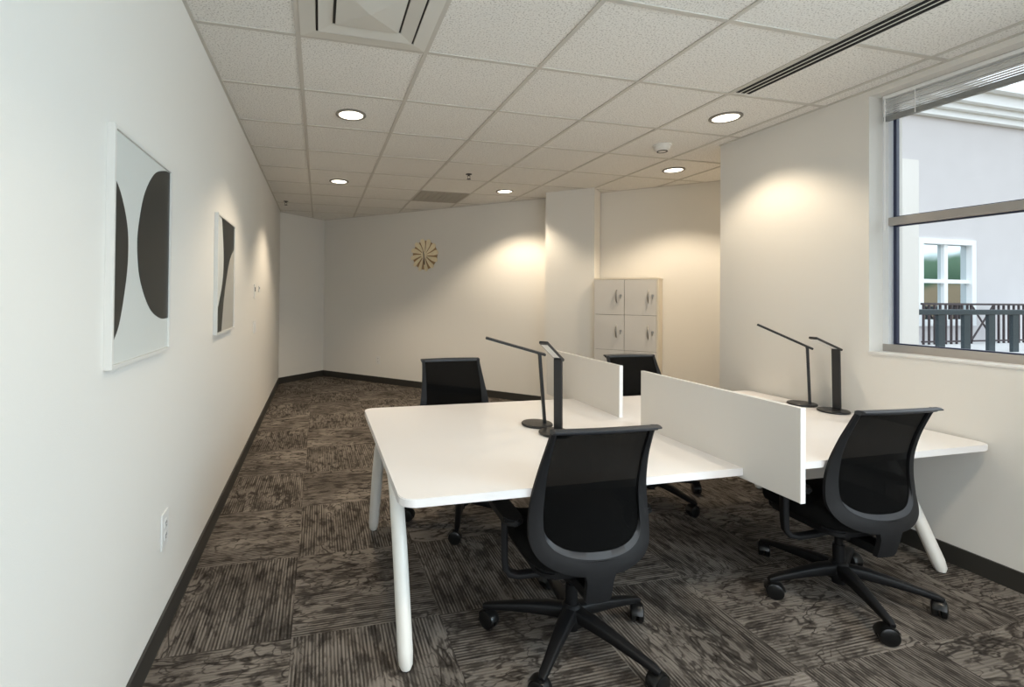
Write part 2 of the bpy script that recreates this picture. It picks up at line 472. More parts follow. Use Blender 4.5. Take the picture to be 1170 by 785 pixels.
ter = struct(obj('trim_2', B(9.5, 6.6, .15, 25, 9.0, .42, .02), 'slab'), 'terrace slab outside')
br = thing('balcony_railing', 'thin dark brown metal balcony railing in front of the far window', 'railing', (16.3, 8.55, .42))
bm = bmesh.new()
box(bm, -1.9, -.03, .98, 1.85, .03, 1.03); box(bm, -1.9, -.02, .05, 1.85, .02, .09)
obj('handrail', bm, 'rail2', br)
bm = bmesh.new(); n = 0
for i in range(20):
    x = -1.85+i*.193
    if -.15 < x < .65: continue
    box(bm, x-.018, -.018, .0, x+.018, .018, 1.0)
for s in (1, -1):
    tube(bm, [(.25-.42*s, 0, .07), (.25, 0, .53), (.25+.42*s, 0, 1.0)], .02, 6)
box(bm, -.19, -.02, 0, -.15, .02, 1); box(bm, .65, -.02, 0, .69, .02, 1)
obj('balusters', bm, 'rail2', br)
nr = thing('terrace_railing', 'heavy dark teal railing with wide balusters nearest the window', 'railing', (16.3, 7.0, .42))
obj('handrail', B(-5.1, -.05, .80, 7.5, .05, .91, .01), 'rail', nr)
for i in range(17):
    x = 11.56-16.3+i*.742
    if x < 7.4: obj('baluster', B(x-.10, -.03, 0, x+.10, .03, .81, .01), 'rail', nr)

# ------------------------------------------------------------------ desk
dk = thing('bench_desk', 'long white four person bench desk with splayed tube legs', 'desk', (1.91, 2.525, 0))
DX0, DX1, DY0, DY1, DT = .303, 3.512, 1.775, 3.275, .735
ox, oy = 1.91, 2.525
PX = 1.885
for (a, b, r) in ((DX0, PX, (.06, .004, .004, .06)), (PX, DX1, (.004, .05, .05, .004))):
    bm = prism(bmesh.new(), rrect(a-ox, DY0-oy, b-ox, DY1-oy, r), DT-.033, DT, .003)
    obj('tabletop', bm, 'laminate', dk, 40)
# privacy screens slotted on the centre line
for (ya, yb, lab) in ((1.511, 2.488, 'near privacy screen overhanging the front edge'), (2.700, 3.705, 'far privacy screen')):
    bm = bmesh.new()
    box(bm, PX-.014-ox, ya-oy, .686, PX+.010-ox, yb-oy, 1.066, .0015, 1)
    o = obj('privacy_screen', bm, 'screen', dk); o['label'] = lab
    obj('screen_edging', B(PX-.0145-ox, (ya-.004)-oy, .685, PX+.0105-ox, ya+.001-oy, 1.067, .001, 1), 'edge', o)
# legs
def leg(x, s):
    """A-frame half: foot out at the table end, curving into the beam under the top"""
    yc = 2.50
    foot = (x+.012*(1 if x < 1 else -1)*0, yc-s*.59, .0)
    pts = [(x, yc-s*.592, .004), (x, yc-s*.590, .02), (x, yc-s*.575, .06), (x, yc-s*.42, .40), (x, yc-s*.305, .60)]
    # rounded shoulder
    for k in range(1, 7):
        t = k/6
        pts.append((x, yc-s*(.305-.115*t-.02*t*t), .60+.068*math.sin(t*PI/2)))
    pts.append((x, yc-s*.02, .668))
    rad = [.020, .028, .032]+[.033]*(len(pts)-3)
    bm = tube(bmesh.new(), [(p[0]-ox, p[1]-oy, p[2]) for p in pts], rad, 20)
    o = obj('leg', bm, 'white_metal', dk, 50)
    obj('levelling_foot', lathe(bmesh.new(), [(0, 0), (.016, 0), (.018, .006), (.012, .012), (0, .012)], 16, Matrix.Translation((x-ox, yc-s*.592-oy, 0))), 'black', o, 40)
    return o
for x in (.355, 3.357):
    for s in (1, -1): leg(x+(.05 if x > 1 and s < 0 else 0), s)
for yy in (2.30, 2.70):
    obj('crossbeam', B(.34-ox, yy-.02-oy, .655, 3.40-ox, yy+.02-oy, .701, .003), 'white_metal', dk)

# ------------------------------------------------------------------ chairs
YT = [(.27, -.20), (.33, -.22), (.40, -.236), (.46, -.236), (.55, -.216), (.65, -.197), (.75, -.196), (.85, -.218), (.95, -.256), (1.0, -.278)]
def ysurf(x, z):
    k = interp([(.27, .0), (.40, .05), (.55, .055), (.8, .03), (1.0, .018)], z)
    return spline(YT, z)+k*(x/.25)**2
OUT = [(.219, 1.0), (.222, .95), (.229, .88), (.240, .80), (.252, .72), (.262, .65), (.267, .59), (.266, .545), (.257, .507), (.238, .477), (.208, .454), (.167, .436), (.12, .424), (.07, .418), (.0, .416)]
INN = [(.200, 1.0), (.199, .95), (.201, .88), (.204, .80), (.206, .72), (.211, .65), (.212, .60), (.209, .57), (.200, .543), (.183, .522), (.158, .507), (.127, .496), (.09, .489), (.05, .485), (.0, .483)]
def chair(name, label, loc, rz, leg_deg, lift=0, group='mesh back office chairs around the bench desk'):
    t = thing(name, label, 'chair', loc, rz, group)
    # base: hub, five legs with twin-wheel casters
    bm = lathe(bmesh.new(), [(0, .055), (.030, .055), (.032, .075), (.055, .085), (.060, .11), (.052, .145), (.036, .16), (.030, .165), (0, .165)], 24)
    obj('base_hub', bm, 'black', t, 40)
    for i in range(5):
        a = math.radians(leg_deg+72*i)-rz
        R = Matrix.Rotation(a, 4, 'Z')
        pts = [(.03, 0, .128), (.10, 0, .128), (.20, 0, .118), (.30, 0, .104), (.365, 0, .094), (.388, 0, .088)]
        fl = [(.032, .028), (.029, .026), (.024, .021), (.019, .016), (.017, .013), (.011, .009)]
        bm = tube(bmesh.new(), pts, .02, 16, flat=fl)
        bmesh.ops.transform(bm, matrix=R, verts=bm.verts[:])
        lg = obj('base_leg', bm, 'black', t, 40)
        ca = Matrix.Translation(R @ Vector((.372, 0, 0))) @ Matrix.Rotation(a+[.9, 2.2, -.6, 1.5, -1.8][i], 4, 'Z')
        bm = bmesh.new()
        tube(bm, [(0, 0, .055), (0, 0, .095)], .009, 10)
        for s in (-1, 1):
            wm = Matrix.Translation((-.012, s*.016, .040)) @ Matrix.Rotation(PI/2, 4, 'X')
            lathe(bm, [(0, -.013), (.030, -.013), (.038, -.009), (.040, 0), (.038, .009), (.030, .013), (0, .013)], 24, wm)
        # hood over the wheels
        hood = []
        prev = None
        for k in range(9):
            th = math.radians(10+160*k/8)
            ring = [bm.verts.new((-.012+r*math.cos(th), yy, .040+r*math.sin(th))) for (r, yy) in ((.043, -.024), (.046, -.015), (.046, .015), (.043, .024))]
            if prev:
                for q in range(3): bm.faces.new((prev[q], prev[q+1], ring[q+1], ring[q]))
            prev = ring
        bmesh.ops.transform(bm, matrix=ca, verts=bm.verts[:])
        obj('caster', bm, 'caster', lg, 40)
    zs = lift
    bm = lathe(bmesh.new(), [(0, .10), (.026, .10), (.026, .25), (.018, .25), (.018, .33+zs), (0, .33+zs)], 20)
    obj('gas_cylinder', bm, 'black', t, 40)
    # mechanism + bracket reaching the back stem
    bm = bmesh.new()
    box(bm, -.085, -.10, .315, .085, .10, .375, .015)
    box(bm, -.050, -.222, .302, .050, -.06, .350, .012)
    tube(bm, [(.07, .03, .345), (.20, .05, .340), (.245, .05, .338)], .006, 8)      # height lever
    box(bm, .225, .035, .332, .275, .065, .345, .004)
    obj('seat_mechanism', bm, 'black', t, 40, (0, 0, zs))
    # seat cushion: stacked superellipse sections
    bm = bmesh.new(); rings = []; nn = 48
    for (sc, z) in ((.55, .395), (.90, .395), (.965, .405), (1.0, .43), (1.0, .455), (.975, .478), (.90, .492), (.6, .497), (.25, .494)):
        ring = []
        for k in range(nn):
            th = 2*PI*k/nn; c, s = math.cos(th), math.sin(th)
            ex = .55
            x = .255*sc*math.copysign(abs(c)**ex, c); y = .245*sc*math.copysign(abs(s)**ex, s)+.045
            dz = -.035*max(0, (y-.17)/.12)**2 if y > .17 else 0        # waterfall front
            dz += .012*(x/.25)**2
            ring.append(bm.verts.new((x, y, z+dz)))
        rings.append(ring)
    for a, b in zip(rings, rings[1:]):
        for k in range(nn): bm.faces.new((a[k], a[(k+1) % nn], b[(k+1) % nn], b[k]))
    bm.faces.new(rings[0][::-1]); bm.faces.new(rings[-1])
    obj('seat', bm, 'fabric', t, 60, (0, 0, zs))
    bm = prism(bmesh.new(), rrect(-.215, -.16, .215, .24, .06), .370, .400, .008)
    obj('seat_pan', bm, 'black', t, 40, (0, 0, zs))
    # backrest frame: strip between the two outlines, 22 mm thick
    outl = [(-x, z) for x, z in OUT[:-1]] + [OUT[-1]] + [(x, z) for x, z in OUT[:-1]][::-1]
    innl = [(-x, z) for x, z in INN[:-1]] + [INN[-1]] + [(x, z) for x, z in INN[:-1]][::-1]
    def dens(pl):
        out = []
        for i in range(len(pl)-1):
            p0, p1, p2, p3 = pl[max(i-1, 0)], pl[i], pl[i+1], pl[min(i+2, len(pl)-1)]
            for k in range(4):
                s = k/4
                out.append(tuple(.5*((2*p1[j])+(-p0[j]+p2[j])*s+(2*p0[j]-5*p1[j]+4*p2[j]-p3[j])*s*s+(-p0[j]+3*p1[j]-3*p2[j]+p3[j])*s**3) for j in (0, 1)))
        out.append(pl[-1]); return out
    O_, I_ = dens(outl), dens(innl)
    bm = bmesh.new(); prev = None
    for (xo, zo), (xi, zi) in zip(O_, I_):
        mo, mi = ysurf(xo, zo), ysurf(xi, zi)
        xm_, zm_ = (xo+xi)/2, (zo+zi)/2
        ring = [bm.verts.new(v) for v in ((xo, mo-.006, zo), (xm_, ysurf(xm_, zm_)-.013, zm_), (xi, mi-.006, zi), (xi, mi+.010, zi), (xm_, ysurf(xm_, zm_)+.012, zm_), (xo, mo+.008, zo))]
        if prev:
            for q in range(6): bm.faces.new((prev[q], prev[(q+1) % 6], ring[(q+1) % 6], ring[q]))
        else: bm.faces.new(ring[::-1])
        prev = ring
    bm.faces.new(prev)
    # stem down to the mechanism
    prev = None
    for z, hw in ((.475, .11), (.44, .080), (.42, .064), (.39, .056), (.35, .055), (.315, .054), (.30, .048)):
        y = spline(YT, z)
        ring = [bm.verts.new(v) for v in ((-hw, ysurf(hw, z)-.009, z), (0, y-.0145, z), (hw, ysurf(hw, z)-.009, z), (hw, ysurf(hw, z)+.012, z), (0, y+.016, z), (-hw, ysurf(hw, z)+.012, z))]
        if prev:
            for q in range(6): bm.faces.new((prev[q], prev[(q+1) % 6], ring[(q+1) % 6], ring[q]))
        else: bm.faces.new(ring[::-1])
        prev = ring
    bm.faces.new(prev)
    bf = obj('backrest_frame', bm, 'frame', t, 50, (0, 0, zs))
    # inner lip of the lower loop, its highlight painted as a lighter grey
    bm = bmesh.new(); prev = None
    low = [(x, z) for x, z in I_ if z < .60]
    for i, (x, z) in enumerate(low):
        f = min(1, min(i, len(low)-1-i)/10)
        y = ysurf(x, z); cx, cz = x*(1-.035*f), z+.018*f*(1-abs(x)/.25*.4)
        ring = [bm.verts.new(v) for v in ((x*1.01, y-.0085, z-.003), (cx, ysurf(cx, cz)+.004, cz), (cx, ysurf(cx, cz)+.010, cz), (x*1.01, y+.005, z-.003))]
        if prev:
            for q in range(4): bm.faces.new((prev[q], prev[(q+1) % 4], ring[(q+1) % 4], ring[q]))
        else: bm.faces.new(ring[::-1])
        prev = ring
    bm.faces.new(prev)
    o = obj('lip_highlight', bm, 'frame_sheen', bf, 50)
    # top rail with a lip folded backwards
    bm = bmesh.new(); prev = None; n = 24
    for i in range(n+1):
        x = -.222+.444*i/n; y = ysurf(x, 1.0); e = 1-.0*abs(x)
        zz = .002*math.cos(x/.222*PI/2)
        ring = [bm.verts.new(v) for v in ((x, y+.014, .985), (x, y+.012, .998+zz), (x, y-.006, 1.004+zz), (x, y-.026, 1.004+zz), (x, y-.037, .999+zz), (x, y-.036, .994+zz), (x, y-.018, .991), (x, y-.010, .982))]
        if prev:
            for q in range(8): bm.faces.new((prev[q], prev[(q+1) % 8], ring[(q+1) % 8], ring[q]))
        else: bm.faces.new(ring[::-1])
        prev = ring
    bm.faces.new(prev)
    obj('top_rail', bm, 'frame_sheen', t, 50, (0, 0, zs))
    # mesh panel, a thin closed sheet
    bm = bmesh.new()
    tab = [(z, x) for x, z in INN][::-1]
    zr = [.484, .487, .492, .499, .509, .523, .543, .570, .6, .65, .7, .75, .8, .85, .9, .95, .990]
    nx = 14; F = []; 
    for off in (0, .003):
        rows = []
        for z in zr:
            w = interp(tab, z)+.004
            rows.append([bm.verts.new((w*(2*i/nx-1), ysurf(w*(2*i/nx-1), z)+.004+off, z)) for i in range(nx+1)])
        F.append(rows)
    for rows in F:
        for a, b in zip(rows, rows[1:]):
            for i in range(nx): bm.faces.new((a[i], a[i+1], b[i+1], b[i]))
    a, b = F
    for r0, r1 in zip(range(len(zr)-1), range(1, len(zr))):
        for i in (0, nx): bm.faces.new((a[r0][i], a[r1][i], b[r1][i], b[r0][i]))
    for r in (0, -1):
        for i in range(nx): bm.faces.new((a[r][i], a[r][i+1], b[r][i+1], b[r][i]))
    obj('backrest_mesh', bm, 'mesh', t, 60, (0, 0, zs))
    # arms
    for s in (-1, 1):
        pts = [(s*.07, .0, .325), (s*.16, .0, .312), (s*.245, .01, .305), (s*.280, .020, .312), (s*.297, .026, .335), (s*.300, .028, .38), (s*.300, .030, .48), (s*.300, .032, .570)]
        fl = [(.022, .012)]*3+[(.022, .014)]*2+[(.024, .015)]*3
        ar = obj('armrest', tube(bmesh.new(), pts, .02, 16, flat=fl), 'frame', t, 40, (0, 0, zs))
        bm = prism(bmesh.new(), rrect(s*.298-.042, -.10, s*.298+.042, .155, .035), .565, .592, .007)
        obj('arm_pad', bm, 'black', ar, 50)
    return t
chair('office_chair', 'black mesh back office chair in the foreground at the near left of the desk', (1.088, 1.905, 0), math.radians(-2.5), 8.5)
chair('office_chair', 'black mesh back office chair at the near right of the desk, beside the window wall', (2.60, 1.895, 0), math.radians(-3), 28)
chair('office_chair', 'black office chair behind the left half of the desk, below the sunburst clock', (.955, 3.155, 0), math.radians(181), 34, .035)
chair('office_chair', 'black office chair behind the right half of the desk, in front of the lockers', (2.465, 3.155, 0), math.radians(179), 63.5, .035)

# ------------------------------------------------------------------ desk lamps
def desk_lamp(label, bx, by, az, elev, ln, top):
    t = thing('desk_lamp', label, 'lamp', (bx, by, DT+.0015), math.radians(az), 'slim black task lamps on the bench desk')
    bm = lathe(bmesh.new(), [(0, 0), (.088, 0), (.092, .003), (.092, .010), (.088, .014), (.05, .0155), (0, .016)], 40)
    obj('base', bm, 'lamp', t, 40)
    # head points +x locally; the arm stands at the back of the base and leans forward
    a0 = Vector((-.045, 0, .010)); a1 = Vector(top)-Vector((0, 0, 0))
    d = (a1-a0); L_ = d.length
    mm = Matrix.Translation(a0) @ Vector((0, 0, 1)).rotation_difference(d).to_matrix().to_4x4()
    obj('arm', B(-.009, -.024, 0, .009, .024, L_, .003, mtx=mm), 'lamp', t)
    mh = Matrix.Translation(a1) @ Matrix.Rotation(-math.radians(elev), 4, 'Y')
    head = obj('lamp_head', B(-.035, -.025, -.002, ln, .025, .013, .004, mtx=mh), 'lamp', t)
    obj('light_strip', B(.03, -.018, -.0035, ln-.02, .018, -.0015, .0004, 1, mtx=mh), 'led', head)
    hm = mh @ Matrix.Rotation(PI/2, 4, 'X')
    obj('hinge', lathe(bmesh.new(), [(0, -.020), (.009, -.020), (.009, .020), (0, .020)], 16, hm @ Matrix.Translation((0, -.004, 0))), 'lamp', t, 40)
    return t
desk_lamp('slim black desk lamp with its head reaching left, on the left half of the desk', 1.272, 2.640, 160, 15, .335, (-.012, 0, .423))
desk_lamp('slim black desk lamp turned towards the camera, right behind the foreground chair', 1.29, 2.445, 222, 25, .25, (-.035, 0, .415))
desk_lamp('slim black desk lamp farther from the camera, at the wall end of the desk', 3.418, 2.745, 130, 26, .34, (-.03, 0, .418))
desk_lamp('slim black desk lamp nearer the window, at the wall end of the desk', 3.418, 2.525, 192, 16, .30, (-.030, 0, .425))

# ------------------------------------------------------------------ lockers
def locker():
    e = Vector((1, -1)).normalized(); nrm = Vector((-1, -1)).normalized()   # along the wall / out of it
    org = Vector((3.325, 5.325))       # front left corner, floor level
    rz = math.atan2(e.y, e.x)
    t = thing('locker_cabinet', 'beige office locker cabinet with two columns of doors against the alcove wall', 'locker', (org.x, org.y, 0), rz)
    W, D, Ht = .735, .42, 1.745
    bm = bmesh.new()
    box(bm, 0, .02, 0, .018, D, Ht-.02); box(bm, W-.018, .0, 0, W, D, Ht-.02)
    box(bm, 0, .0, Ht-.022, W+.004, D, Ht, .002); box(bm, .0, .03, .0, W, D, .05); box(bm, 0, D-.012, 0, W, D, Ht-.02)
    obj('body', bm, 'lockerbody', t)
    obj('shadow_gap', B(.018, .022, .03, W-.018, .030, Ht-.03), 'gap', t)
    cw = (W-.018)/2
    for r in range(4):
        for c in range(2):
            z1 = Ht-.024-r*.4285; z0 = z1-.4245
            x0 = .002+c*cw; x1 = x0+cw-.004
            dr = obj('door', B(x0, .0, z0, x1, .020, z1, .002), 'locker', t)
            hx = x1-.085; hz = z1-.20
            bm = bmesh.new()
            tube(bm, [(hx, -.002, hz+.075), (hx-.002, -.022, hz+.06), (hx-.004, -.030, hz), (hx-.002, -.022, hz-.06), (hx, -.002, hz-.075)], [.005, .007, .010, .007, .005], 10)
            obj('handle', bm, 'chrome', dr, 50)
            bm = lathe(bmesh.new(), [(0, 0), (.014, 0), (.014, .006), (0, .006)], 16, Matrix.Translation((hx+.045, .0, hz+.01)) @ Matrix.Rotation(PI/2, 4, 'X'))
            box(bm, hx+.042, -.028, hz-.03, hx+.048, -.006, hz+.02, .001)
            obj('lock', bm, 'chrome', dr, 50)
locker()

# ------------------------------------------------------------------ pictures on the left wall
def smooth_poly(pts, n=10):
    out = []
    for i in range(len(pts)-1):
        p0, p1, p2, p3 = pts[max(i-1, 0)], pts[i], pts[i+1], pts[min(i+2, len(pts)-1)]
        for k in range(n):
            s = k/n
            out.append(tuple(.5*((2*p1[j])+(-p0[j]+p2[j])*s+(2*p0[j]-5*p1[j]+4*p2[j]-p3[j])*s*s+(-p0[j]+3*p1[j]-3*p2[j]+p3[j])*s**3) for j in (0, 1)))
    out.append(pts[-1]); return out
def picture(label, y0, y1, z0, z1, shapes):
    t = thing('framed_picture', label, 'picture', (XL, (y0+y1)/2, (z0+z1)/2), 0, 'framed abstract prints on the left wall')
    w, h = (y1-y0), (z1-z0); f = .014; d = .024
    bm = bmesh.new()
    box(bm, 0, -w/2, -h/2, d, -w/2+f, h/2, .001); box(bm, 0, w/2-f, -h/2, d, w/2, h/2, .001)
    box(bm, 0, -w/2+f, -h/2, d, w/2-f, -h/2+f, .001); box(bm, 0, -w/2+f, h/2-f, d, w/2-f, h/2, .001)
    obj('frame', bm, 'picframe', t)
    obj('paper', B(.002, -w/2+f, -h/2+f, .016, w/2-f, h/2-f), 'paper', t)
    iw, ih = w-2*f, h-2*f
    for m, pts in shapes:
        # (s,t) in 0..1 -> y,z ; extruded along x
        mm = Matrix(((0, 0, 1, 0), (1, 0, 0, 0), (0, 1, 0, 0), (0, 0, 0, 1)))
        x = {'ink': .0176, 'ink2': .0182, 'paper': .0182}[m]
        poly = [(-iw/2+s*iw, -ih/2+tt*ih) for s, tt in pts]
        bm = prism(bmesh.new(), poly, .015, x, mtx=mm)
        obj('printed_shape', bm, m, t)
    return t
a = smooth_poly([(0, .80), (.10, .735), (.19, .62), (.215, .50), (.19, .36), (.10, .17), (0, .085)])
b = smooth_poly([(1, 1.0), (.86, .985), (.66, .93), (.48, .80), (.385, .64), (.365, .52), (.42, .37), (.60, .23), (.82, .17), (1, .165)])
picture('white framed abstract print of two black half ovals, nearer picture on the left wall', 1.697, 2.300, 1.258, 2.035, [('ink', a), ('ink', b)])
left = smooth_poly([(.22, 1.0), (.33, .75), (.345, .56), (.27, .40), (.12, .25), (.04, .20), (.0, .14)])
right = [(.30, 0)] + [(.42, .12)]
band = left + [(0, 0), (.27, 0)] + smooth_poly([(.27, 0), (.36, .24), (.50, .45), (.72, .66), (1.0, .78)])[1:] + [(1, 1)]
circ = [(.27, 0)] + smooth_poly([(.27, 0), (.36, .24), (.50, .45), (.72, .66), (1.0, .78)])[1:] + [(1, 0)]
picture('white framed abstract print with a black curving band, farther along the left wall', 3.285, 3.92, 1.238, 2.02, [('ink', band), ('ink2', circ)])

# ------------------------------------------------------------------ wall devices
def plate(name, label, cat, origin, nx, w, h, kind):
    """origin on the wall, nx = outward direction angle (deg)"""
    t = thing(name, label, cat, origin, math.radians(nx))
    bm = B(0, -w/2, -h/2, .008, w/2, h/2, .003)
    obj('plate', bm, 'plate', t)
    if kind == 'outlet':
        for s in (1, -1):
            o = obj('socket', B(.006, -.019, s*.027-.018, .0105, .019, s*.027+.018, .004), 'plate', t)
            bm = bmesh.new()
            for yy in (-.007, .007): box(bm, .0098, yy-.0015, s*.027-.002, .0112, yy+.0015, s*.027+.009)
            box(bm, .0098, -.003, s*.027-.012, .0112, .003, s*.027-.007)
            obj('socket_slots', bm, 'slotd', o)
    elif kind == 'switch':
        obj('rocker', B(.006, -.02, -.04, .013, .02, .04, .003), 'plate', t)
    else:
        obj('display', B(.006, -w*.3, 0, .0095, w*.3, h*.3, .001), 'slotd', t)
    return t
plate('wall_outlet', 'white power outlet low on the left wall', 'outlet', (XL, 2.335, .468), 0, .09, .155, 'outlet')
plate('wall_outlet', 'white power outlet low on the angled back wall below the clock', 'outlet', (1.0, K-1.0, .39), -135, .085, .14, 'outlet')
plate('light_switch', 'white light switch far along the left wall', 'switch', (XL, 5.28, 1.165), 0, .16, .13, 'switch')
plate('thermostat', 'small white thermostat above the light switch on the left wall', 'thermostat', (XL, 5.25, 1.53), 0, .09, .15, 'stat')
plate('wall_sensor', 'tiny white sensor beside the thermostat on the left wall', 'sensor', (XL, 5.62, 1.56), 0, .06, .07, 'stat')

# ------------------------------------------------------------------ sunburst clock
ck = thing('wall_clock', 'round pale wooden sunburst clock on the angled back wall', 'clock', (1.662, K-1.662, 2.165), math.radians(-135))
mm = Matrix(((0, 0, 1, 0), (1, 0, 0, 0), (0, 1, 0, 0), (0, 0, 0, 1)))
obj('clock_back', lathe(bmesh.new(), [(0, 0), (.235, 0), (.235, .006), (0, .008)], 40, mm), 'wood2', ck, 40)
for i in range(12):
    a0 = 2*PI*i/12+.10
    pts = []
    for r, da in ((.045, -.20), (.10, -.19), (.17, -.17), (.23, -.11), (.262, -.02), (.268, .09), (.255, .20), (.22, .245), (.16, .21), (.10, .17), (.045, .15)):
        pts.append((r*math.cos(a0+da), r*math.sin(a0+da)))
    tilt = Matrix.Rotation(a0, 4, 'Z') @ Matrix.Translation((0, 0, .018)) @ Matrix.Rotation(.22, 4, 'X') @ Matrix.Rotation(-a0, 4, 'Z')
    obj('petal', prism(bmesh.new(), pts, -.004, .004, .001, 1, mm @ tilt), 'wood', ck, 40)
obj('clock_face', lathe(bmesh.new(), [(0, .026), (.050, .026), (.055, .032), (.048, .038), (0, .038)], 32, mm), 'wood', ck, 40)
for nm, ang, ln in (('minute_hand', math.radians(-84), .16), ('hour_hand', math.radians(98), .055)):
    r4 = mm @ Matrix.Rotation(ang, 4, 'Z')
    obj(nm, B(-.015, -.006, .040, ln, .006, .043, mtx=r4), 'dark', ck)

# ------------------------------------------------------------------ ceiling fittings
def downlight(label, x, y):
    t = thing('ceiling_downlight', label, 'light', (x, y, ZC), 0, 'round recessed downlights in the tile ceiling')
    obj('trim_ring', lathe(bmesh.new(), [(.090, 0), (.116, 0), (.117, -.006), (.110, -.011), (.094, -.010), (.090, 0)], 40), 'ring', t, 40)
    obj('lens', lathe(bmesh.new(), [(0, -.001), (.0935, -.001), (.0935, -.006), (0, -.007)], 40), 'lens', t, 40)
    return t
LIGHTS = [(.222, 3.75, 'bright round ceiling downlight nearest the large air diffuser'),
          (.22, 5.985, 'small looking ceiling downlight at the far left of the room'),
          (3.02, 3.03, 'bright round ceiling downlight near the end of the slot vent'),
          (3.722, 4.42, 'ceiling downlight over the locker alcove'),
          (2.367, 5.93, 'ceiling downlight near the angled back wall and the pier')]
for x, y, l in LIGHTS: downlight(l, x, y)

# big square supply diffuser
dfx0, dfy0 = G0x+bw, G0y-GT+bw; dw = GT-2*bw
df = thing('air_diffuser', 'large white square louvred air diffuser in the ceiling', 'vent', (dfx0+dw/2, dfy0+dw/2, ZC))
def sqring(bm, a, za, b, zb, t=.003):
    """sloping square frame from half-size a at za to half-size b at zb"""
    def sq(h, z): return [bm.verts.new((sx*h, sy*h, z)) for sx, sy in ((-1, -1), (1, -1), (1, 1), (-1, 1))]
    A, B_, C_, D_ = sq(a, za), sq(b, zb), sq(b-t, zb+t), sq(a-t, za+t)
    for P, Q in ((A, B_), (B_, C_), (C_, D_), (D_, A)):
        for k in range(4): bm.faces.new((P[k], P[(k+1) % 4], Q[(k+1) % 4], Q[k]))
obj('gap_shade_plate', B(-dw/2+.01, -dw/2+.01, -.004, dw/2-.01, dw/2-.01, -.001), 'ventback', df)  # flat dark plate, shade of a recess put into its colour
bm = bmesh.new(); sqring(bm, dw/2, -.008, .262, -.016, .003); obj('flange', bm, 'vent', df)
bm = bmesh.new(); sqring(bm, .247, -.022, .178, -.012, .003); obj('louver', bm, 'vent', df)
bm = bmesh.new()
vs = [bm.verts.new((sx*.162, sy*.162, -.022)) for sx, sy in ((-1, -1), (1, -1), (1, 1), (-1, 1))]
tp = [bm.verts.new((sx*.162, sy*.162, -.017)) for sx, sy in ((-1, -1), (1, -1), (1, 1), (-1, 1))]
ap = bm.verts.new((0, 0, -.040))
for k in range(4):
    bm.faces.new((vs[k], vs[(k+1) % 4], ap)); bm.faces.new((vs[k], vs[(k+1) % 4], tp[(k+1) % 4], tp[k]))
bm.faces.new(tp)
box(bm, -.01, -.01, -.020, .01, .01, -.003)
obj('centre_panel', bm, 'vent', df)

# return grille
gx0, gy0 = G0x+2*GT+bw, G0y+5*GT+bw
rg = thing('return_grille', 'square beige return air grille near the far wall', 'vent', (gx0+dw/2, gy0+dw/2, ZC))
obj('grille_backing', B(-dw/2, -dw/2, -.003, dw/2, dw/2, -.001), mat('grille_back', (.22, .20, .165), .8), rg)
bm = bmesh.new()
for i in range(28):
    y = -dw/2+.02+i*(dw-.04)/27
    box(bm, -dw/2, y-.0055, -.009, dw/2, y+.0055, -.003)
for i in range(9):
    x = -dw/2+.01+i*(dw-.02)/8
    box(bm, x-.006, -dw/2, -.010, x+.006, dw/2, -.003)
obj('grille_bars', bm, mat('grille_paint', (.42, .385, .32), .6), rg)

# linear slot diffuser
sl = thing('slot_diffuser', 'long linear ceiling slot vent with three black slots by the window', 'vent', (2.762, 1.2, ZC))
ya, yb = -.55, 1.437
obj('slot_frame', B(-.068, ya, -.006, .068, yb, -.001, .001), 'vent', sl)
for i in (-1, 0, 1):
    obj('slot', B(i*.042-.0125, ya+.01, -.0085, i*.042+.0125, yb-.006, -.005), 'dark', sl)

# smoke detector
sd = thing('smoke_detector', 'white round smoke detector on the ceiling right of the middle', 'smoke detector', (3.03, 3.745, ZC))
obj('detector_base', lathe(bmesh.new(), [(0, 0), (.082, 0), (.082, -.010), (.076, -.014), (0, -.014)], 32), 'smoke', sd, 40)
obj('detector_head', lathe(bmesh.new(), [(0, -.014), (.070, -.014), (.068, -.036), (.052, -.052), (.030, -.056), (0, -.056)], 32), 'smoke', sd, 40)
bm = lathe(bmesh.new(), [(.038, -.0545), (.046, -.0535), (.046, -.059), (.038, -.059), (.038, -.0545)], 24)
obj('sensing_ring', bm, 'ventback', sd, 40)
# sprinklers
def sprinkler(label, x, y):
    t = thing('fire_sprinkler', label, 'sprinkler', (x, y, ZC), 0, 'pendent fire sprinklers in the ceiling')
    obj('escutcheon', lathe(bmesh.new(), [(0, 0), (.036, 0), (.034, -.006), (.014, -.010), (0, -.010)], 24), 'sprink', t, 40)
    bm = lathe(bmesh.new(), [(0, -.010), (.010, -.010), (.010, -.022), (0, -.022)], 12)
    for s in (-1, 1): tube(bm, [(s*.009, 0, -.018), (s*.016, 0, -.030), (s*.012, 0, -.045), (s*.002, 0, -.054)], .003, 8)
    obj('sprinkler_frame', bm, 'sprink', t, 40)
    bm = lathe(bmesh.new(), [(0, -.054), (.010, -.054), (.024, -.057), (.024, -.060), (0, -.060)], 16)
    obj('deflector', bm, 'sprink', t, 40)
sprinkler('dark fire sprinkler in the ceiling left of the middle downlight', 1.644, 5.22)
sprinkler('dark fire sprinkler in the far left corner of the ceiling', -.50, 7.50)

